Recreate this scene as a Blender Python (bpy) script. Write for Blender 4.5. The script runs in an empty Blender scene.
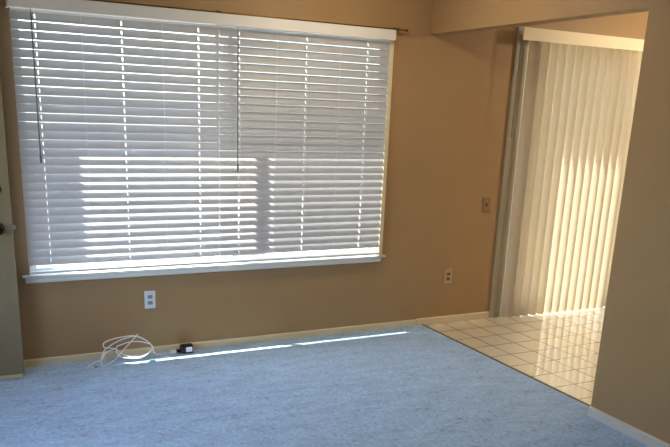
import bpy, bmesh, math, random
from mathutils import Vector, Matrix
random.seed(7)
SC = bpy.context.scene
COL = SC.collection
PI = math.pi

# ------------------------------------------------------------------ camera
FPX, YAW, PITCH, ROLL = 741.7534, 0.4706, 0.2828, 0.0401
CX, CY, W, H = 331.4012, 324.5843, 670.0, 447.0
fw = Vector((math.sin(YAW)*math.cos(PITCH), math.cos(YAW)*math.cos(PITCH), -math.sin(PITCH)))
rt = Vector((math.cos(YAW), -math.sin(YAW), 0))
up = rt.cross(fw)
r2 = rt*math.cos(ROLL) + up*math.sin(ROLL)
u2 = -rt*math.sin(ROLL) + up*math.cos(ROLL)
cd = bpy.data.cameras.new('camera')
cam = bpy.data.objects.new('camera', cd)
COL.objects.link(cam)
m = Matrix.Identity(4)
for i in range(3):
    m[i][0], m[i][1], m[i][2] = r2[i], u2[i], -fw[i]
m.translation = Vector((0, -4.5992, 1.57))
cam.matrix_world = m
cd.sensor_fit = 'HORIZONTAL'
cd.sensor_width = 36.0
cd.lens = 36.0*FPX/W
cd.shift_x = (W/2 - CX)/W
cd.shift_y = (CY - H/2)/W
cd.clip_start = 0.05
SC.camera = cam

# ------------------------------------------------------------------ sky, sun, exposure
SUN_DIR = Vector((0.39, -0.185, -1.0)).normalized()
SUN_E, SKY_E, EXPO = 5.4, 0.23, 2.62
LAMP_E = 27.0
LAMP2_E = 11.0
wd = bpy.data.worlds.new('sky')
SC.world = wd
wd.use_nodes = True
wn = wd.node_tree
wn.nodes.clear()
sky = wn.nodes.new('ShaderNodeTexSky')
sky.sky_type = 'NISHITA'
sky.sun_disc = False
sky.sun_elevation = math.asin(-SUN_DIR.z)
sky.sun_rotation = math.atan2(-SUN_DIR.x, -SUN_DIR.y)
bg = wn.nodes.new('ShaderNodeBackground')
bg.inputs['Strength'].default_value = SKY_E
wo = wn.nodes.new('ShaderNodeOutputWorld')
wn.links.new(sky.outputs[0], bg.inputs[0])
wn.links.new(bg.outputs[0], wo.inputs[0])

sl = bpy.data.lights.new('sun', 'SUN')
sl.energy = SUN_E
sl.angle = 0.0093
sl.color = (1.0, 0.97, 0.92)
so = bpy.data.objects.new('sun', sl)
COL.objects.link(so)
so.rotation_euler = SUN_DIR.to_track_quat('-Z', 'Y').to_euler()
so.location = (-2, 2, 6)


def portal(name, loc, rot, sx, sy):
    l = bpy.data.lights.new(name, 'AREA')
    l.shape = 'RECTANGLE'
    l.size, l.size_y = sx, sy
    l.cycles.is_portal = True
    o = bpy.data.objects.new(name, l)
    COL.objects.link(o)
    o.location = loc
    o.rotation_euler = rot


SC.view_settings.view_transform = 'Standard'
SC.view_settings.look = 'None'
SC.view_settings.exposure = EXPO
SC.view_settings.gamma = 1.0
SC.view_settings.use_curve_mapping = False
SC.cycles.use_denoising = True
SC.cycles.max_bounces = 14
SC.cycles.diffuse_bounces = 8
SC.cycles.transmission_bounces = 8
SC.cycles.transparent_max_bounces = 16
SC.cycles.sample_clamp_indirect = 6.0
SC.cycles.caustics_reflective = False
SC.cycles.caustics_refractive = False

# ------------------------------------------------------------------ materials


def lin(c):
    return tuple(((v/255.0)/12.92 if v <= 10 else (((v/255.0)+0.055)/1.055)**2.4) for v in c) + (1.0,)


class NT:
    def __init__(self, name):
        self.m = bpy.data.materials.new(name)
        self.m.use_nodes = True
        self.t = self.m.node_tree
        self.b = self.t.nodes['Principled BSDF']
        self.out = self.t.nodes['Material Output']

    def n(self, kind, **kw):
        o = self.t.nodes.new(kind)
        for k, v in kw.items():
            if hasattr(o, k) and not k[0].isupper():
                setattr(o, k, v)
        return o

    def l(self, a, b):
        self.t.links.new(a, b)

    def coord(self):
        return self.n('ShaderNodeTexCoord').outputs['Object']

    def noise(self, scale, detail=3.0, rough=0.55, vec=None):
        o = self.n('ShaderNodeTexNoise')
        o.inputs['Scale'].default_value = scale
        o.inputs['Detail'].default_value = detail
        o.inputs['Roughness'].default_value = rough
        self.l(vec if vec is not None else self.coord(), o.inputs['Vector'])
        return o.outputs['Fac']

    def ramp(self, fac, stops):
        r = self.n('ShaderNodeValToRGB')
        e = r.color_ramp.elements
        while len(e) < len(stops):
            e.new(0.5)
        for i, (p, c) in enumerate(stops):
            e[i].position = p
            e[i].color = c
        self.l(fac, r.inputs[0])
        return r.outputs[0]

    def bump(self, height, strength, dist):
        b = self.n('ShaderNodeBump')
        b.inputs['Strength'].default_value = strength
        b.inputs['Distance'].default_value = dist
        self.l(height, b.inputs['Height'])
        self.l(b.outputs[0], self.b.inputs['Normal'])
        return b


def scale_c(c, k):
    return tuple(min(1, v*k) for v in c[:3]) + (1.0,)


def paint(name, rgb, rough=0.6, var=0.04, nscale=6.0, bscale=90.0, bstr=0.25, bdist=0.002, spec=0.3):
    k = NT(name)
    c = lin(rgb)
    f = k.noise(nscale, 4)
    k.l(k.ramp(f, [(0.3, scale_c(c, 1-var)), (0.7, scale_c(c, 1+var))]), k.b.inputs['Base Color'])
    k.b.inputs['Roughness'].default_value = rough
    k.b.inputs['Specular IOR Level'].default_value = spec
    if bstr:
        k.bump(k.noise(bscale, 3), bstr, bdist)
    return k.m


M = {}
M['wall'] = paint('tan_wall_paint', (168, 136, 96), 0.55, 0.03, 3.0, 120, 0.3, 0.0015)
M['ceiling'] = paint('ceiling_paint', (232, 226, 212), 0.8, 0.02, 3.0, 60, 0.5, 0.003)
M['trim'] = paint('cream_trim_paint', (222, 206, 170), 0.4, 0.03, 8, 40, 0.1, 0.001)
M['trim_white'] = paint('white_trim_paint', (226, 224, 218), 0.4, 0.02, 8, 40, 0.1, 0.001)
M['casing_light'] = paint('dull_white_trim', (206, 200, 190), 0.45, 0.02, 8, 40, 0.1, 0.001)
M['trim_cream'] = paint('cream_valance_plastic', (240, 224, 190), 0.45, 0.02, 8, 40, 0.05, 0.0005)
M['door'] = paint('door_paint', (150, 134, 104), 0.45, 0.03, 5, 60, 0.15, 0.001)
M['vinyl'] = paint('white_vinyl', (228, 228, 226), 0.4, 0.02, 10, 80, 0.0)
M['valance'] = paint('blind_valance_white', (226, 222, 214), 0.45, 0.02, 10, 80, 0.05, 0.0005)
M['cord'] = paint('white_cord', (246, 245, 243), 0.6, 0.02, 30, 400, 0.2, 0.0003)
M['grey_plastic'] = paint('grey_wand_plastic', (120, 118, 118), 0.3, 0.03, 20, 80, 0.0)
M['brass'] = paint('dark_brass', (120, 88, 44), 0.32, 0.15, 40, 90, 0.1, 0.0003)
M['brass'].node_tree.nodes['Principled BSDF'].inputs['Metallic'].default_value = 0.9
M['bronze'] = paint('oil_rubbed_bronze', (62, 44, 34), 0.28, 0.15, 40, 90, 0.1, 0.0003)
M['bronze'].node_tree.nodes['Principled BSDF'].inputs['Metallic'].default_value = 0.85
M['steel'] = paint('latch_steel', (205, 198, 186), 0.3, 0.05, 40, 90, 0.0)
M['steel'].node_tree.nodes['Principled BSDF'].inputs['Metallic'].default_value = 0.9
M['plate_white'] = paint('white_plate_plastic', (226, 228, 230), 0.35, 0.02, 20, 80, 0.0)
M['plate_beige'] = paint('beige_plate_plastic', (188, 162, 124), 0.4, 0.03, 20, 80, 0.0)
M['plate_brown'] = paint('brown_plate_plastic', (146, 116, 82), 0.4, 0.03, 20, 80, 0.0)
M['receptacle_grey'] = paint('grey_receptacle_plastic', (158, 160, 164), 0.4, 0.03, 20, 80, 0.0)
M['receptacle_brown'] = paint('brown_receptacle_plastic', (112, 90, 66), 0.4, 0.03, 20, 80, 0.0)
M['socket'] = paint('socket_slots', (34, 28, 24), 0.6, 0.05, 20, 80, 0.0)
M['black_plastic'] = paint('black_plastic', (22, 18, 19), 0.35, 0.1, 30, 120, 0.05, 0.0003)
M['maroon_plastic'] = paint('dark_maroon_plastic', (66, 22, 20), 0.35, 0.1, 30, 120, 0.05, 0.0003)
M['label'] = paint('paper_label', (232, 220, 224), 0.6, 0.03, 60, 120, 0.0)
M['concrete'] = paint('patio_concrete', (228, 222, 210), 0.85, 0.08, 2.0, 30, 0.4, 0.004)  # pale so the unseen ground throws sunlight onto the vanes
M['gravel'] = paint('grey_gravel', (84, 85, 88), 0.9, 0.2, 40.0, 60, 0.6, 0.01)  # dark so the unseen ground sends little light to the slats
M['casing'] = paint('grey_casing_paint', (164, 152, 130), 0.45, 0.03, 8, 40, 0.1, 0.001)
M['stucco'] = paint('outside_stucco', (214, 198, 172), 0.9, 0.05, 2.0, 60, 0.5, 0.004)
M['strip'] = paint('brown_edge_strip', (112, 92, 70), 0.5, 0.1, 30, 60, 0.1, 0.001)

# carpet: blue cut pile, tufted, with soft trodden patches of leaning pile
k = NT('blue_carpet')
c = k.coord()
f2 = k.noise(28, 4, 0.6, c)
mp = k.n('ShaderNodeMapping')
mp.inputs['Scale'].default_value = (1.0, 2.6, 1.0)
mp.inputs['Rotation'].default_value = (0, 0, 0.5)
k.l(c, mp.inputs[0])
f3 = k.noise(5.0, 5, 0.6, mp.outputs[0])
f1 = k.noise(50, 4, 0.8, c)
a = k.n('ShaderNodeMath', operation='MULTIPLY_ADD')
k.l(f1, a.inputs[0]); a.inputs[1].default_value = 0.62; a.inputs[2].default_value = 0.0
b = k.n('ShaderNodeMath', operation='MULTIPLY_ADD')
k.l(f2, b.inputs[0]); b.inputs[1].default_value = 0.3; k.l(a.outputs[0], b.inputs[2])
d = k.n('ShaderNodeMath', operation='MULTIPLY_ADD')
k.l(f3, d.inputs[0]); d.inputs[1].default_value = 0.35; k.l(b.outputs[0], d.inputs[2])
base = lin((176, 202, 228))
k.l(k.ramp(d.outputs[0], [(0.47, scale_c(base, 0.32)), (0.57, scale_c(base, 0.88)), (0.64, scale_c(base, 1.04)), (0.74, scale_c(base, 1.35))]), k.b.inputs['Base Color'])
k.b.inputs['Roughness'].default_value = 0.95
k.b.inputs['Specular IOR Level'].default_value = 0.1
k.b.inputs['Sheen Weight'].default_value = 1.0
k.b.inputs['Sheen Roughness'].default_value = 0.4
k.b.inputs['Sheen Tint'].default_value = lin((205, 225, 245))
k.bump(d.outputs[0], 0.9, 0.02)
M['carpet'] = k.m

# tile: 203 mm glazed squares with thin dark grout
k = NT('cream_tile')
TS = 0.2032
sx = k.n('ShaderNodeSeparateXYZ')
k.l(k.coord(), sx.inputs[0])


def grid(axis, off):
    a = k.n('ShaderNodeMath', operation='ADD'); k.l(sx.outputs[axis], a.inputs[0]); a.inputs[1].default_value = off + 50*TS
    b = k.n('ShaderNodeMath', operation='DIVIDE'); k.l(a.outputs[0], b.inputs[0]); b.inputs[1].default_value = TS
    f = k.n('ShaderNodeMath', operation='FRACT'); k.l(b.outputs[0], f.inputs[0])
    s = k.n('ShaderNodeMath', operation='SUBTRACT'); k.l(f.outputs[0], s.inputs[0]); s.inputs[1].default_value = 0.5
    ab = k.n('ShaderNodeMath', operation='ABSOLUTE'); k.l(s.outputs[0], ab.inputs[0])
    g = k.n('ShaderNodeMath', operation='SUBTRACT'); g.inputs[0].default_value = 0.5; k.l(ab.outputs[0], g.inputs[1])
    return g.outputs[0], b.outputs[0]


gx, ix = grid(0, -3.302)
gy, iy = grid(1, 0.025)
mn = k.n('ShaderNodeMath', operation='MINIMUM')
k.l(gx, mn.inputs[0]); k.l(gy, mn.inputs[1])
fx = k.n('ShaderNodeMath', operation='FLOOR'); k.l(ix, fx.inputs[0])
fy = k.n('ShaderNodeMath', operation='FLOOR'); k.l(iy, fy.inputs[0])
cb = k.n('ShaderNodeCombineXYZ'); k.l(fx.outputs[0], cb.inputs[0]); k.l(fy.outputs[0], cb.inputs[1])
wnz = k.n('ShaderNodeTexWhiteNoise'); k.l(cb.outputs[0], wnz.inputs['Vector'])
tc = lin((230, 220, 196))
tilec = k.ramp(wnz.outputs['Value'], [(0.0, scale_c(tc, 0.94)), (1.0, scale_c(tc, 1.04))])
gm = k.ramp(mn.outputs[0], [(0.014, (1, 1, 1, 1)), (0.021, (0, 0, 0, 1))])
mx = k.n('ShaderNodeMix', data_type='RGBA')
k.l(gm, mx.inputs['Factor'])
k.l(tilec, mx.inputs['A'])
mx.inputs['B'].default_value = lin((62, 48, 34))
k.l(mx.outputs['Result'], k.b.inputs['Base Color'])
k.l(k.ramp(mn.outputs[0], [(0.010, (0.8,)*3 + (1,)), (0.024, (0.09,)*3 + (1,))]), k.b.inputs['Roughness'])
k.b.inputs['Specular IOR Level'].default_value = 0.6
k.b.inputs['Coat Weight'].default_value = 1.0
k.b.inputs['Coat Roughness'].default_value = 0.07
k.b.inputs['Coat IOR'].default_value = 1.7
k.bump(k.ramp(mn.outputs[0], [(0.008, (0, 0, 0, 1)), (0.02, (1, 1, 1, 1))]), 0.4, 0.001)
M['tile'] = k.m


def translucent(name, rgb, amount, rough=0.5, trgb=None):
    k = NT(name)
    c = lin(rgb)
    f = k.noise(14, 3)
    col = k.ramp(f, [(0.3, scale_c(c, 0.97)), (0.7, scale_c(c, 1.02))])
    k.l(col, k.b.inputs['Base Color'])
    k.b.inputs['Roughness'].default_value = rough
    k.b.inputs['Specular IOR Level'].default_value = 0.4
    t = k.n('ShaderNodeBsdfTranslucent')
    t.inputs['Color'].default_value = lin(trgb or rgb)
    mx = k.n('ShaderNodeMixShader')
    mx.inputs[0].default_value = amount
    k.l(k.b.outputs[0], mx.inputs[1])
    k.l(t.outputs[0], mx.inputs[2])
    k.l(mx.outputs[0], k.out.inputs['Surface'])
    return k.m


M['slat'] = translucent('white_blind_slat', (204, 202, 203), 0.30, 0.4)
M['vane'] = translucent('cream_blind_vane', (216, 202, 178), 0.44, 0.5)
M['scrap'] = translucent('pale_teal_plastic', (150, 214, 214), 0.4, 0.2)


def see_through(name, trans_rgb, other, fac):
    k = NT(name)
    t = k.n('ShaderNodeBsdfTransparent')
    t.inputs['Color'].default_value = trans_rgb
    if other == 'gloss':
        o = k.n('ShaderNodeBsdfGlossy')
        o.inputs['Roughness'].default_value = 0.02
    else:
        o = k.n('ShaderNodeBsdfDiffuse')
        o.inputs['Color'].default_value = lin((70, 70, 72))
    mx = k.n('ShaderNodeMixShader')
    nz = k.noise(3, 2)
    mr = k.n('ShaderNodeMapRange')
    mr.inputs['To Min'].default_value = fac*0.9
    mr.inputs['To Max'].default_value = fac*1.1
    k.l(nz, mr.inputs['Value'])
    k.l(mr.outputs[0], mx.inputs[0])
    k.l(t.outputs[0], mx.inputs[1])
    k.l(o.outputs[0], mx.inputs[2])
    k.l(mx.outputs[0], k.out.inputs['Surface'])
    return k.m


M['glass'] = see_through('window_glass', (0.93, 0.96, 0.95, 1), 'gloss', 0.07)
M['screen'] = see_through('insect_screen', (1, 1, 1, 1), 'diffuse', 0.6)

# ------------------------------------------------------------------ mesh helpers


def box(bm, x0, x1, y0, y1, z0, z1, bev=0.0, seg=2):
    vs = [bm.verts.new((x, y, z)) for x in (x0, x1) for y in (y0, y1) for z in (z0, z1)]
    F = [(0, 1, 3, 2), (4, 6, 7, 5), (0, 4, 5, 1), (2, 3, 7, 6), (0, 2, 6, 4), (1, 5, 7, 3)]
    fs = [bm.faces.new([vs[i] for i in f]) for f in F]
    if bev:
        es = list({e for f in fs for e in f.edges})
        bmesh.ops.bevel(bm, geom=es, offset=bev, segments=seg, affect='EDGES', profile=0.5)
    return fs


def prism(bm, prof, axis, a, b):
    """closed profile of (u, v) swept along axis from a to b; u, v are the other two axes in order"""
    def P(u, v, t):
        p = [u, v]
        p.insert(axis, t)
        return p
    A = [bm.verts.new(P(u, v, a)) for u, v in prof]
    B = [bm.verts.new(P(u, v, b)) for u, v in prof]
    n = len(prof)
    for i in range(n):
        bm.faces.new((A[i], A[(i+1) % n], B[(i+1) % n], B[i]))
    bm.faces.new(A[::-1])
    bm.faces.new(B)


def lathe(bm, prof, origin, axis, seg=24):
    """profile (r, t) turned about a unit axis"""
    ax = Vector(axis).normalized()
    u = ax.orthogonal().normalized()
    v = ax.cross(u)
    o = Vector(origin)
    rings = []
    for r, t in prof:
        if r < 1e-6:
            rings.append([bm.verts.new(o + ax*t)])
        else:
            rings.append([bm.verts.new(o + ax*t + (u*math.cos(2*PI*i/seg) + v*math.sin(2*PI*i/seg))*r) for i in range(seg)])
    for A, B in zip(rings, rings[1:]):
        for i in range(seg):
            q = [A[i % len(A)], A[(i+1) % seg % len(A)], B[(i+1) % seg % len(B)], B[i % len(B)]]
            q = list(dict.fromkeys(q))
            if len(q) > 2:
                bm.faces.new(q)


def smooth_path(pts, n=8, closed=False):
    P = [Vector(p) for p in pts]
    out = []
    for i in range(len(P)-1):
        p0 = P[max(i-1, 0)]; p1 = P[i]; p2 = P[i+1]; p3 = P[min(i+2, len(P)-1)]
        for j in range(n):
            t = j/n
            out.append(0.5*((2*p1) + (p2-p0)*t + (2*p0-5*p1+4*p2-p3)*t*t + (3*p1-p0-3*p2+p3)*t**3))
    out.append(P[-1])
    return out


def tube(bm, pts, r, seg=8, cap=True):
    P = [Vector(p) for p in pts]
    rings = []
    nrm = None
    for i, p in enumerate(P):
        t = (P[min(i+1, len(P)-1)] - P[max(i-1, 0)]).normalized()
        if nrm is None:
            nrm = t.orthogonal().normalized()
        else:
            nrm = (nrm - t*nrm.dot(t))
            nrm = nrm.normalized() if nrm.length > 1e-6 else t.orthogonal().normalized()
        bn = t.cross(nrm)
        rings.append([bm.verts.new(p + (nrm*math.cos(2*PI*k/seg) + bn*math.sin(2*PI*k/seg))*r) for k in range(seg)])
    for A, B in zip(rings, rings[1:]):
        for k in range(seg):
            bm.faces.new((A[k], A[(k+1) % seg], B[(k+1) % seg], B[k]))
    if cap:
        bm.faces.new(rings[0][::-1])
        bm.faces.new(rings[-1])


def wloc(o):
    v = Vector(o.location)
    while o.parent:
        o = o.parent
        v += Vector(o.location)
    return v


def obj(name, bm, mat, parent=None, origin=None, smooth=False):
    """ONE mesh object; the bmesh is in world coordinates"""
    bmesh.ops.recalc_face_normals(bm, faces=bm.faces)
    org = Vector(origin) if origin is not None else (wloc(parent) if parent else Vector((0, 0, 0)))
    bmesh.ops.translate(bm, verts=bm.verts, vec=-org)
    me = bpy.data.meshes.new(name)
    bm.to_mesh(me)
    bm.free()
    me.materials.append(M[mat])
    if smooth:
        for p in me.polygons:
            p.use_smooth = True
        try:
            me.set_sharp_from_angle(angle=math.radians(40))
        except Exception:
            pass
    o = bpy.data.objects.new(name, me)
    COL.objects.link(o)
    if parent:
        o.parent = parent
        o.location = org - wloc(parent)
    else:
        o.location = org
    return o


def boxes(name, mat, parent, *bs, bev=0.0, origin=None, smooth=False):
    bm = bmesh.new()
    for b in bs:
        box(bm, *b, bev=bev)
    return obj(name, bm, mat, parent, origin, smooth)


def tag(o, label, cat, group=None, kind=None):
    o['label'] = label
    o['category'] = cat
    if group:
        o['group'] = group
    if kind:
        o['kind'] = kind
    return o


def thing(name, loc, label, cat, group=None, kind=None):
    o = bpy.data.objects.new(name, None)
    o.empty_display_size = 0.1
    COL.objects.link(o)
    o.location = loc
    return tag(o, label, cat, group, kind)


# ------------------------------------------------------------------ the setting
X0, X1 = 3.0167, 3.127          # dining partition: living-room face, dining face
YE = -1.8564                    # free end of the partition
ZH = 2.0906                     # underside of the header
CEIL = 2.44
XL, XR, YR = -0.72, 6.40, -6.6
WX0, WX1, WZ0, WZ1 = 0.338, 2.705, 0.552, 2.05    # window opening
DX0, DX1, DZ1 = 3.865, 5.70, 2.17                 # sliding-door opening
T = 0.095

S = 'structure'
carpet = boxes('floor', 'carpet', None, (XL, X1, YR, 0.0, -0.06, 0.0))
tag(carpet, 'blue-grey cut pile carpet covering the living room floor', 'carpet', kind=S)
tile = boxes('floor_dining', 'tile', None, (X1, XR, YR, 0.0, -0.06, 0.0), (DX0, DX1, 0.0, T, -0.06, 0.0))
tag(tile, 'cream square floor tiles with dark grout by the sliding door', 'tile floor', kind=S)

# the window wall
tag(boxes('wall_back', 'wall', None,
          (XL-T, WX0, 0, T, -0.06, CEIL), (WX0, WX1, 0, T, -0.06, WZ0), (WX0, WX1, 0, T, WZ1, CEIL),
          (WX1, DX0, 0, T, -0.06, CEIL), (DX0, DX1, 0, T, DZ1, CEIL), (DX1, XR+T, 0, T, -0.06, CEIL)),
    'tan painted wall holding the window and the sliding door', 'wall', kind=S)
tag(boxes('wall_right', 'wall', None,
          (X0, X1, -4.3, YE, -0.06, CEIL), (X0, X1, YE, 0.0, ZH, CEIL)),
    'taupe partition wall with header beam between carpet and tile', 'wall', kind=S)
EY0, EY1 = -1.13, -0.215          # doorway of the open door, boxed off behind to block daylight
LW = (-2.40, -1.30, 0.50, 2.10)      # unseen window opening added in the left wall to light the carpet
tag(boxes('wall_left', 'wall', None,
          (XL-T, XL, EY1, 0, -0.06, CEIL), (XL-T, XL, EY0, EY1, 2.06, CEIL), (XL-T, XL, LW[1], EY0, -0.06, CEIL),
          (XL-T, XL, LW[0], LW[1], -0.06, LW[2]), (XL-T, XL, LW[0], LW[1], LW[3], CEIL), (XL-T, XL, YR, LW[0], -0.06, CEIL)),
    'tan painted wall with a boxed-off doorway and an added window opening, left of the open door', 'wall', kind=S)
tag(boxes('wall_doorway_block', 'wall', None, (-1.50, -1.44, -1.30, 0.0, -0.06, CEIL), (-1.44, XL-T, -1.30, -1.24, -0.06, CEIL),  # unseen box added to keep daylight off the open door
          (-1.44, XL-T, -0.06, 0.0, -0.06, CEIL), (-1.44, XL-T, -1.24, -0.06, -0.06, -0.01), (-1.50, XL-T, -1.30, 0.0, CEIL, CEIL+0.06)),
    'unseen box walls added behind the doorway to keep daylight out', 'wall', kind=S)
tag(boxes('wall_rear', 'wall', None, (XL-T, XR+T, YR-T, YR, -0.06, CEIL)),
    'tan painted wall behind the viewer', 'wall', kind=S)
tag(boxes('wall_dining', 'wall', None, (XR, XR+T, YR, 0, -0.06, CEIL)),
    'tan painted far side wall of the dining area', 'wall', kind=S)
tag(boxes('ceiling', 'ceiling', None, (XL-T, XR+T, YR-T, T, CEIL, CEIL+0.12)),
    'white ceiling over both rooms', 'ceiling', kind=S)

# outdoors: unseen ground, its tones chosen for the light bounced indoors
tag(boxes('patio', 'concrete', None, (3.2, 14, T, 9, -0.3, -0.10)),
    'unseen concrete patio outside the sliding door, made pale to bounce light', 'patio', kind=S)
tag(boxes('yard', 'gravel', None, (-9, 3.2, T, 9, -0.3, -0.10), (-9, XL-T, -9, T, -0.3, -0.10)),
    'unseen gravel yard outside the window, kept dark to dim the slats', 'yard', kind=S)


def baseboard(name, x0, x1, h, mat, label):
    bm = bmesh.new()
    th = 0.012
    prism(bm, [(0.0, -0.002), (-th, -0.002), (-th, h-0.008), (-th+0.004, h-0.002), (0.0, h)], 0, x0, x1)
    return tag(obj(name, bm, mat), label, 'baseboard', kind=S)


baseboard('baseboard_back', XL, 3.060, 0.0445, 'trim', 'cream baseboard along the carpet under the window')
baseboard('baseboard_dining', 3.064, 3.757, 0.049, 'trim', 'short cream baseboard along the tile left of the sliding door')
bm = bmesh.new()
A = [(X0, -0.002), (X0-0.012, -0.002), (X0-0.012, 0.046), (X0-0.008, 0.052), (X0, 0.055)]
v0 = [bm.verts.new((u, -4.3, v)) for u, v in A]
v1 = [bm.verts.new((u, YE+0.004, v)) for u, v in A]
for i in range(5):
    bm.faces.new((v0[i], v0[(i+1) % 5], v1[(i+1) % 5], v1[i]))
bm.faces.new(v0); bm.faces.new(v1)
tag(obj('baseboard_right', bm, 'casing_light'), 'pale baseboard at the foot of the taupe partition wall', 'baseboard', kind=S)
bm = bmesh.new()
prism(bm, [(X1-0.014, -0.001), (X1+0.004, -0.001), (X1+0.002, 0.004), (X1-0.010, 0.004)], 1, YE, -0.013)
tag(obj('trim_1', bm, 'strip'), 'thin brown edge strip where carpet meets tile', 'trim', kind=S)

# window: vinyl slider in the opening, stool and apron under it
win = thing('window_1', ((WX0+WX1)/2, 0, WZ0), 'wide white sliding window behind the horizontal blinds', 'window', kind=S)
GY0, GY1 = 0.030, 0.090
FR = 0.02
boxes('window_frame', 'vinyl', win,
      (WX0, WX0+FR, GY0, GY1, WZ0, WZ1), (WX1-FR, WX1, GY0, GY1, WZ0, WZ1),
      (WX1-0.012, WX1, 0.001, GY0, WZ0+0.013, WZ1), (WX0, WX0+0.008, 0.001, GY0, WZ0+0.013, WZ1),
      (WX0+FR, WX1-FR, GY0, GY1, WZ0, WZ0+FR), (WX0+FR, WX1-FR, GY0, GY1, WZ1-FR, WZ1))
XM = 1.548


def sash(x0, x1, y0, y1):
    z0, z1, r = WZ0+FR, WZ1-FR, 0.022
    s = boxes('sash', 'vinyl', win, (x0, x0+r, y0, y1, z0, z1), (x1-r, x1, y0, y1, z0, z1),
              (x0+r, x1-r, y0, y1, z0, z0+r), (x0+r, x1-r, y0, y1, z1-r, z1))
    ym = (y0+y1)/2
    boxes('pane', 'glass', s, (x0+r, x1-r, ym-0.002, ym+0.002, z0+r, z1-r))
    return s


sash(WX0+FR, XM+0.050, 0.034, 0.057)
sash(XM-0.050, WX1-FR, 0.059, 0.082)
bm = bmesh.new()
vs = [bm.verts.new(p) for p in ((XM+0.01, 0.088, WZ0+FR), (WX1-FR, 0.088, WZ0+FR), (WX1-FR, 0.088, WZ1-FR), (XM+0.01, 0.088, WZ1-FR))]
bm.faces.new(vs)
obj('insect_screen', bm, 'screen', win)
boxes('side_trim', 'trim', win, (2.672, 2.700, -0.052, -0.0005, 0.565, 2.018), bev=0.002)
bm = bmesh.new()
zs = 0.5645
prism(bm, [(GY0, zs-0.0125), (-0.024, zs-0.0125), (-0.027, zs-0.009), (-0.027, zs-0.003), (-0.024, zs), (GY0, zs)], 0, WX0+0.001, WX1-0.001)
box(bm, 0.296, WX0+0.001, -0.027, -0.0005, zs-0.0125, zs)
box(bm, WX1-0.001, 2.746, -0.027, -0.0005, zs-0.0125, zs)
obj('window_stool', bm, 'trim_white', win)
bm = bmesh.new()
zt, zb = zs-0.0125, 0.516
prof = [(-0.0005, zb), (-0.012, zb), (-0.016, zb+0.005), (-0.018, zb+0.014), (-0.019, zt-0.012), (-0.024, zt-0.004), (-0.024, zt), (-0.0005, zt)]
prism(bm, prof, 0, 0.312, 2.712)
obj('window_apron', bm, 'trim_white', win)

tag(boxes('bounce_ledge', 'trim_white', None, (WX0-0.06, XM+0.02, T+0.0005, T+0.22, 0.49, WZ0-0.004)),  # added out of view to reflect sun onto the lower left slats
    'unseen pale ledge added outside the left half of the window to bounce sun', 'ledge', kind=S)

# sliding glass door
sd = thing('door_1', ((DX0+DX1)/2, 0, 0), 'sliding glass door behind the cream vertical blind', 'door', kind=S)
boxes('door_casing', 'casing', sd, (3.757, DX0, -0.018, -0.0005, 0.0, DZ1+0.03), bev=0.003)
boxes('door_frame', 'vinyl', sd, (DX0, DX0+0.04, 0.012, 0.092, 0, DZ1), (DX1-0.04, DX1, 0.012, 0.092, 0, DZ1),
      (DX0+0.04, DX1-0.04, 0.012, 0.092, DZ1-0.04, DZ1), (DX0+0.04, DX1-0.04, 0.012, 0.092, 0, 0.025))
XC = (DX0+DX1)/2
for x0, x1, y0 in ((DX0+0.04, XC+0.03, 0.014), (XC-0.03, DX1-0.04, 0.052)):
    r = 0.055
    y1 = y0+0.035
    p = boxes('door_panel', 'vinyl', sd, (x0, x0+r, y0, y1, 0.026, DZ1-0.041), (x1-r, x1, y0, y1, 0.026, DZ1-0.041),
              (x0+r, x1-r, y0, y1, 0.026, 0.026+r), (x0+r, x1-r, y0, y1, DZ1-0.041-r, DZ1-0.041))
    boxes('pane', 'glass', p, (x0+r, x1-r, y0+0.015, y0+0.021, 0.026+r, DZ1-0.041-r))

# entry door, swung fully open in front of the window wall
ed = thing('door_2', (-0.68, -0.178, 0), 'cream entry door standing open at the left edge beside the window', 'door', kind=S)
DY0, DY1 = -0.200, -0.156
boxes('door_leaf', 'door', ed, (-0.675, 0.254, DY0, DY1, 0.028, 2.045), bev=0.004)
boxes('door_sweep', 'trim', ed, (-0.670, 0.242, DY0-0.004, DY1+0.002, 0.004, 0.0275), bev=0.002)
bm = bmesh.new()
lathe(bm, [(0.0, 0), (0.034, 0), (0.034, 0.006), (0.028, 0.012), (0.014, 0.016), (0.013, 0.034), (0.020, 0.040), (0.027, 0.050), (0.028, 0.060), (0.024, 0.069), (0.012, 0.074), (0.0, 0.075)],
      (0.180, DY0, 0.875), (0, -1, 0), 28)
obj('door_knob', bm, 'bronze', ed, smooth=True)
bm = bmesh.new()
lathe(bm, [(0.0, 0), (0.033, 0), (0.033, 0.008), (0.027, 0.018), (0.022, 0.020), (0.0, 0.020)], (0.180, DY0, 1.088), (0, -1, 0), 28)
box(bm, 0.176, 0.184, DY0-0.036, DY0-0.019, 1.073, 1.103, bev=0.002)
obj('deadbolt', bm, 'bronze', ed, smooth=True)
bm = bmesh.new()
prism(bm, [(0.2535, DY0+0.014), (0.264, DY0+0.014), (0.270, DY0+0.030), (0.2535, DY0+0.030)], 2, 0.864, 0.886)
o = obj('latch_bolt', bm, 'steel', ed)
o['label'] = 'bright steel latch bolt'

portal('window portal', ((WX0+WX1)/2, 0.13, (WZ0+WZ1)/2), (-PI/2, 0, 0), WX1-WX0, WZ1-WZ0)
portal('sliding door portal', ((DX0+DX1)/2, 0.14, DZ1/2), (-PI/2, 0, 0), DX1-DX0, DZ1)
portal('added window portal', (XL-T, (LW[0]+LW[1])/2, (LW[2]+LW[3])/2), (0, -PI/2, 0), LW[3]-LW[2], LW[1]-LW[0])  # guides sky sampling through the opening added on the left

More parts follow.
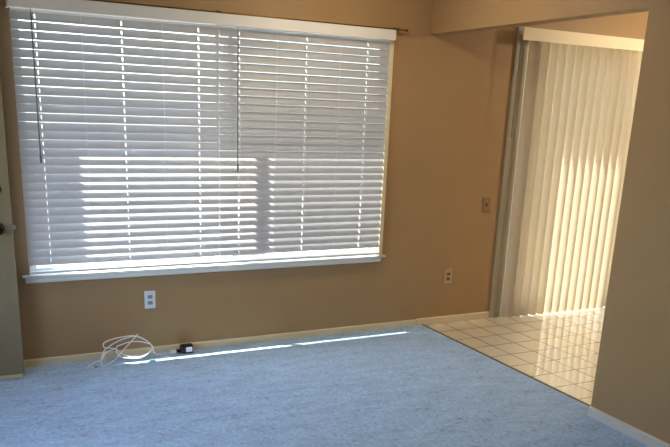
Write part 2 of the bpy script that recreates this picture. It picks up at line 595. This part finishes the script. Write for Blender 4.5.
# ------------------------------------------------------------------ horizontal blinds
SY = -0.056                     # centre plane of the slats
PITCH_Z, ZTOP = 0.0474, 1.984   # first slat centre
NS = 29
LAD = (0.455, 0.910, 1.355, 1.609, 2.058, 2.498, 0.690, 1.136, 1.847, 2.284)
WAND = (0.434, 1.590)
TILT = math.radians(64)
DEPTH = 0.050


def slat_bm(x0, x1, ladders):
    """one bowed slat with a routed cord slot at every ladder, centred on z = 0"""
    xs = {x0, x1}
    for l in ladders:
        xs |= {l-0.0032, l+0.0032}
    n = 10
    for i in range(1, n):
        xs.add(x0 + (x1-x0)*i/n)
    xs = sorted(xs)
    us = [-0.5, -0.40, -0.24, -0.08, 0.08, 0.24, 0.40, 0.5]
    bm = bmesh.new()
    V = {}
    for i, x in enumerate(xs):
        for j, u in enumerate(us):
            w = 0.0022*(1-(2*u)**2)          # crown
            s = u*DEPTH                      # + towards the outside and up
            y = SY + s*math.cos(TILT) - w*math.sin(TILT)
            z = s*math.sin(TILT) + w*math.cos(TILT)
            V[i, j] = bm.verts.new((x, y, z))
    for i in range(len(xs)-1):
        hole = any(abs((xs[i]+xs[i+1])/2-l) < 0.003 for l in ladders)
        for j in range(len(us)-1):
            if hole and 2 <= j <= 4:
                continue
            bm.faces.new((V[i, j], V[i+1, j], V[i+1, j+1], V[i, j+1]))
    bmesh.ops.recalc_face_normals(bm, faces=bm.faces)
    bmesh.ops.solidify(bm, geom=bm.faces[:], thickness=0.0028)
    return bm


def make_blind(x0, x1, ladders, cords, wand_x, wand_z, label):
    t = thing('horizontal_blind', ((x0+x1)/2, SY, 0.58), label, 'window blind', 'white slatted window blinds')
    org = wloc(t)
    boxes('headrail', 'valance', t, (x0, x1, SY-0.028, SY+0.028, 2.022, 2.074), bev=0.002)
    first = None
    for i in range(NS):
        zc = ZTOP - i*PITCH_Z
        if first is None:
            bm = slat_bm(x0, x1, ladders)
            first = obj('slat', bm, 'slat', t, (org.x, org.y, 0), smooth=True)
            first.location.z = zc - org.z
        else:
            c = first.copy()
            COL.objects.link(c)
            c.parent = t
            c.location.z = zc - org.z + random.uniform(-0.0008, 0.0008)
            q = max(0.0, min(1.0, (1.30 - zc)/0.25))      # the lower slats hang a little more closed
            c.rotation_euler = (math.radians(4)*q + random.uniform(-0.006, 0.006), random.uniform(-0.0006, 0.0006), 0)
    # the spare slats lie flat on the bottom rail
    zr = 0.5835
    boxes('bottom_rail', 'valance', t, (x0, x1, SY-0.024, SY+0.001, zr, zr+0.014), bev=0.003)
    for l in ladders:
        bm = bmesh.new()
        for yy in (SY-0.0125-0.013, SY+0.0125+0.012):
            tube(bm, [(l, yy, 2.022), (l, yy, zr+0.013)], 0.0008, 6)
        obj('ladder_cord', bm, 'cord', t)
    for l in cords:
        bm = bmesh.new()
        tube(bm, [(l, SY-0.0275, 2.022), (l, SY-0.0275, zr+0.013)], 0.0010, 6)
        obj('lift_cord', bm, 'cord', t)
    bm = bmesh.new()
    yw = SY-0.036
    tube(bm, smooth_path([(wand_x, SY-0.026, 2.020), (wand_x, yw, 2.010), (wand_x, yw, 1.995)], 6), 0.0018, 8)
    lathe(bm, [(0, 0), (0.0042, 0), (0.0042, wand_z-1.999), (0.0062, wand_z-2.010), (0.0062, wand_z-2.05), (0, wand_z-2.052)][::1],
          (wand_x, yw, 1.998), (0, 0, 1), 10)
    w = obj('tilt_wand', bm, 'grey_plastic', t, smooth=True)
    w['label'] = 'slim grey tilt wand'
    return t


make_blind(0.331, 1.4785, LAD[0:3], LAD[6:8], WAND[0], 1.27,
           'left one of the two closed white horizontal blinds, nearer the open door')
make_blind(1.4815, 2.664, LAD[3:6], LAD[8:10], WAND[1], 1.22,
           'right one of the two closed white horizontal blinds, nearer the partition')
va = thing('blind_valance', (1.5, -0.12, 2.02), 'long off-white valance board across the tops of both horizontal blinds', 'valance')
boxes('front_board', 'valance', va, (0.318, 2.677, -0.108, -0.096, 2.020, 2.083), bev=0.002)
boxes('return', 'valance', va, (0.318, 0.327, -0.096, -0.001, 2.019, 2.083), bev=0.001)
boxes('return', 'valance', va, (2.666, 2.676, -0.096, -0.001, 2.019, 2.083), bev=0.001)

# curtain rod just above the valance
cr = thing('curtain_rod', (1.5, -0.06, 2.09), 'thin dark brass curtain rod running just above the valance', 'curtain rod')
bm = bmesh.new()
tube(bm, [(0.20, -0.06, 2.093), (2.765, -0.06, 2.0915)], 0.0045, 10)
obj('rod', bm, 'brass', cr, smooth=True)
for xx, s in ((2.765, 1), (0.20, -1)):
    bm = bmesh.new()
    lathe(bm, [(0, 0), (0.006, 0), (0.006, 0.004), (0.0045, 0.007), (0.0085, 0.014), (0.0095, 0.020), (0.007, 0.027), (0, 0.031)], (xx, -0.06, 2.0915), (s, 0, 0), 14)
    obj('finial', bm, 'brass', cr, smooth=True)
for xx in (0.24, 1.49, 2.722):
    bm = bmesh.new()
    box(bm, xx-0.008, xx+0.008, -0.004, -0.0005, 2.085, 2.108, bev=0.001)
    box(bm, xx-0.003, xx+0.003, -0.060, -0.004, 2.094, 2.100)
    tube(bm, [(xx, -0.06+0.007*math.cos(a), 2.0925+0.007*math.sin(a)) for a in [PI*0.5+i*PI/8 for i in range(-3, 13)]], 0.0022, 6)
    obj('rod_bracket', bm, 'bronze', cr)

# ------------------------------------------------------------------ vertical blind
vb = thing('vertical_blind', (4.75, -0.09, 0), 'cream vertical blind hanging closed in front of the sliding glass door', 'vertical blind')
boxes('valance', 'trim_cream', vb, (3.738, 5.80, -0.105, -0.100, 2.100, 2.186))
boxes('headrail', 'vinyl', vb, (3.81, 5.79, -0.085, -0.045, 2.125, 2.165), (5.79, 5.80, -0.0995, -0.001, 2.105, 2.186))
VW, VP = 0.089, 0.0835
VA = math.radians(-47)
firstv = None
NV = 23
for i in range(NV):
    xc = 3.888 + i*VP
    if firstv is None:
        bm = bmesh.new()
        zs_ = [0.007 + (2.112-0.007)*j/6 for j in range(7)]
        us = [-0.5+j/8 for j in range(9)]
        G = [[bm.verts.new((xc + u*VW*math.cos(VA) - 0.008*(1-4*u*u)*math.sin(-VA)*0.0 + 0.0,
                            -0.066 + u*VW*math.sin(VA) - 0.013*(1-4*u*u), z)) for u in us] for z in zs_]
        for j in range(6):
            for q in range(8):
                bm.faces.new((G[j][q], G[j][q+1], G[j+1][q+1], G[j+1][q]))
        bmesh.ops.recalc_face_normals(bm, faces=bm.faces)
        bmesh.ops.solidify(bm, geom=bm.faces[:], thickness=0.0009)
        box(bm, xc-0.004, xc+0.004, -0.070, -0.060, 2.104, 2.126)
        firstv = obj('vane', bm, 'vane', vb, (xc, -0.066, 0), smooth=True)
    else:
        c = firstv.copy()
        COL.objects.link(c)
        c.parent = vb
        c.location.x += i*VP
        c.rotation_euler.z = random.uniform(-0.02, 0.02)
bm = bmesh.new()
tube(bm, [(3.728, -0.10, 2.13), (3.724, -0.102, 1.435)], 0.0042, 8)
tube(bm, [(3.728, -0.10, 2.13), (3.745, -0.088, 2.14)], 0.002, 6)
lathe(bm, [(0, 0), (0.006, 0.002), (0.0065, 0.03), (0.004, 0.04), (0, 0.04)], (3.724, -0.102, 1.415), (0, 0, 1), 10)
w = obj('control_wand', bm, 'grey_plastic', vb, smooth=True)
w['label'] = 'grey control wand at the left end'

# ------------------------------------------------------------------ unseen ceiling lights, added for warm light in both rooms
def lit(name, strength):
    k = NT(name)
    e = k.n('ShaderNodeEmission')
    k.l(k.ramp(k.noise(5, 2), [(0.3, (1.0, 0.84, 0.62, 1)), (0.7, (1.0, 0.87, 0.66, 1))]), e.inputs['Color'])
    e.inputs['Strength'].default_value = strength
    k.l(e.outputs[0], k.out.inputs['Surface'])
    return k.m


M['shade'] = lit('lit_glass_shade', LAMP_E)
M['shade_dim'] = lit('dimmer_glass_shade', LAMP2_E)


def unseen_ceiling_light(LX, LY, mat, label):
    cl = thing('unseen_ceiling_light', (LX, LY, CEIL), label, 'ceiling light', 'added round ceiling lights')
    bm = bmesh.new()
    lathe(bm, [(0, 0), (0.13, 0), (0.13, -0.02), (0.12, -0.028), (0, -0.028)], (LX, LY, CEIL), (0, 0, 1), 32)
    obj('base', bm, 'brass', cl, smooth=True)
    bm = bmesh.new()
    lathe(bm, [(0.115, -0.029), (0.118, -0.05), (0.105, -0.08), (0.075, -0.102), (0.035, -0.112), (0, -0.114)], (LX, LY, CEIL), (0, 0, 1), 32)
    obj('lamp_shade', bm, mat, cl, smooth=True)


unseen_ceiling_light(5.25, -1.10, 'shade', 'unseen round ceiling light added above the dining tile for its warm light')  # out of view, added for the warm light on the dining wall
unseen_ceiling_light(2.10, -0.95, 'shade_dim', 'unseen round ceiling light added above the blue carpet to brighten the header')  # out of view, added to lift the header, wall top and carpet

# ------------------------------------------------------------------ wall plates


def screw(bm, x, z, y):
    lathe(bm, [(0, 0), (0.0035, 0), (0.003, 0.0012), (0, 0.0014)], (x, y, z), (0, -1, 0), 10)


def outlet(cx, cz, mat, rmat, label, group='duplex wall outlets'):
    t = thing('wall_outlet', (cx, 0, cz), label, 'outlet', group)
    boxes('cover_plate', mat, t, (cx-0.035, cx+0.035, -0.0065, -0.0003, cz-0.0575, cz+0.0575), bev=0.0025)
    for s in (1, -1):
        zc = cz + s*0.0195
        bm = bmesh.new()
        pr = []
        for i in range(24):
            a = 2*PI*i/24
            pr.append((cx + 0.0172*math.cos(a), zc + max(-0.0118, min(0.0118, 0.0172*math.sin(a)))))
        A = [bm.verts.new((u, -0.0062, v)) for u, v in pr]
        B = [bm.verts.new((u, -0.0088, v)) for u, v in pr]
        for i in range(24):
            bm.faces.new((A[i], A[(i+1) % 24], B[(i+1) % 24], B[i]))
        bm.faces.new(A); bm.faces.new(B)
        r = obj('receptacle', bm, rmat, t)
        bm = bmesh.new()
        box(bm, cx-0.0080, cx-0.0055, -0.0093, -0.0086, zc-0.002, zc+0.007)
        box(bm, cx+0.0055, cx+0.0080, -0.0093, -0.0086, zc-0.001, zc+0.006)
        lathe(bm, [(0, 0), (0.003, 0), (0.003, 0.0007), (0, 0.0007)], (cx, -0.0086, zc-0.007), (0, -1, 0), 10)
        s_ = obj('slot', bm, 'socket', r)
        s_['label'] = 'dark contact slots'
    bm = bmesh.new()
    screw(bm, cx, cz, -0.0064)
    obj('screw', bm, 'steel', t)
    return t


outlet(1.036, 0.360, 'plate_white', 'receptacle_grey', 'white wall outlet low under the left half of the window')
outlet(3.330, 0.366, 'plate_beige', 'receptacle_brown', 'beige wall outlet low on the wall between window and sliding door')
jp = thing('wall_jack', (3.633, 0, 0.908), 'small brown wall plate with one dark jack, left of the sliding door', 'wall plate')
boxes('cover_plate', 'plate_brown', jp, (3.598, 3.668, -0.0065, -0.0003, 0.8505, 0.9655), bev=0.0025)
bm = bmesh.new()
box(bm, 3.6265, 3.6395, -0.0085, -0.006, 0.902, 0.918, bev=0.001)
o = obj('jack_socket', bm, 'socket', jp)
o['label'] = 'dark jack opening'
for zz in (0.940, 0.876):
    bm = bmesh.new()
    screw(bm, 3.633, zz, -0.0064)
    obj('screw', bm, 'steel', jp)

# ------------------------------------------------------------------ cable, adapter, scrap on the carpet
cb_ = thing('charging_cable', (0.85, -0.10, 0), 'loosely coiled thin white cable leaning on the baseboard below the outlet', 'cable')
coil = [(0.948, -0.020, 0.142), (0.859, -0.076, 0.083), (0.805, -0.114, 0.043), (0.754, -0.142, 0.015), (0.71, -0.158, 0.004), (0.697, -0.142, 0.015),
        (0.700, -0.120, 0.037), (0.719, -0.090, 0.069), (0.742, -0.072, 0.087), (0.801, -0.049, 0.112), (0.86, -0.036, 0.128), (0.93, -0.028, 0.134), (0.98, -0.045, 0.116),
        (1.019, -0.078, 0.080), (1.014, -0.098, 0.058), (0.978, -0.121, 0.036), (0.936, -0.133, 0.023), (0.891, -0.131, 0.025), (0.84, -0.124, 0.030),
        (0.806, -0.109, 0.048), (0.798, -0.089, 0.070), (0.806, -0.069, 0.090), (0.843, -0.060, 0.100), (0.897, -0.052, 0.108), (0.955, -0.058, 0.104), (1.005, -0.072, 0.090),
        (1.024, -0.090, 0.072), (1.002, -0.112, 0.050), (0.951, -0.131, 0.030), (0.88, -0.125, 0.034), (0.83, -0.108, 0.052), (0.794, -0.078, 0.081), (0.742, -0.070, 0.089), (0.727, -0.062, 0.098),
        (0.735, -0.044, 0.117), (0.792, -0.031, 0.131), (0.858, -0.024, 0.137), (0.917, -0.024, 0.138), (0.954, -0.034, 0.127), (0.995, -0.055, 0.106), (1.024, -0.078, 0.075), (1.028, -0.085, 0.045),
        (1.045, -0.075, 0.018), (1.085, -0.062, 0.006), (1.120, -0.055, 0.005), (1.146, -0.055, 0.010)]
tail = [(0.795, -0.078, 0.081), (0.735, -0.091, 0.067), (0.700, -0.120, 0.034), (0.655, -0.126, 0.022), (0.621, -0.140, 0.006), (0.633, -0.152, 0.004), (0.650, -0.152, 0.004)]
bm = bmesh.new()
tube(bm, smooth_path(coil, 6), 0.0033, 8)
tube(bm, smooth_path(tail, 6), 0.0033, 8)
obj('cord', bm, 'cord', cb_, smooth=True)
bm = bmesh.new()
box(bm, 0.650, 0.672, -0.157, -0.147, 0.0005, 0.007, bev=0.002)
o = obj('connector', bm, 'grey_plastic', cb_)
o['label'] = 'small dark connector at the free end'
bm = bmesh.new()
box(bm, 1.146, 1.184, -0.066, -0.046, 0.001, 0.024, bev=0.003)
obj('plug', bm, 'cord', cb_)

pa = thing('power_adapter', (1.258, -0.07, 0), 'small black power adapter with a white label against the baseboard', 'power adapter')
boxes('body', 'black_plastic', pa, (1.222, 1.290, -0.090, -0.040, 0.001, 0.056), bev=0.005)
o = boxes('end_cap', 'maroon_plastic', pa, (1.210, 1.222, -0.088, -0.042, 0.003, 0.054), bev=0.003)
o['label'] = 'dark maroon end'
o = boxes('paper_label', 'label', pa, (1.240, 1.282, -0.0908, -0.0899, 0.012, 0.044))
o['label'] = 'pale printed label'
boxes('cable_socket', 'black_plastic', pa, (1.186, 1.211, -0.064, -0.046, 0.004, 0.026), bev=0.003)

ps = bmesh.new()
pts = [(-0.020, -0.012, 0.001), (0.021, -0.013, 0.002), (0.024, 0.009, 0.010), (0.004, 0.014, 0.014), (-0.019, 0.010, 0.006)]
ctr = ps.verts.new((1.000, -0.172, 0.009))
rim = [ps.verts.new((1.000+a, -0.172+b_, c_)) for a, b_, c_ in pts]
for i in range(5):
    ps.faces.new((ctr, rim[i], rim[(i+1) % 5]))
bmesh.ops.subdivide_edges(ps, edges=ps.edges[:], cuts=1, smooth=0.4)
bmesh.ops.recalc_face_normals(ps, faces=ps.faces)
bmesh.ops.solidify(ps, geom=ps.faces[:], thickness=0.0012)
tag(obj('plastic_scrap', ps, 'scrap', None, (1.0, -0.172, 0), smooth=True), 'tiny crumpled pale teal plastic scrap on the carpet beside the coiled cable', 'scrap')
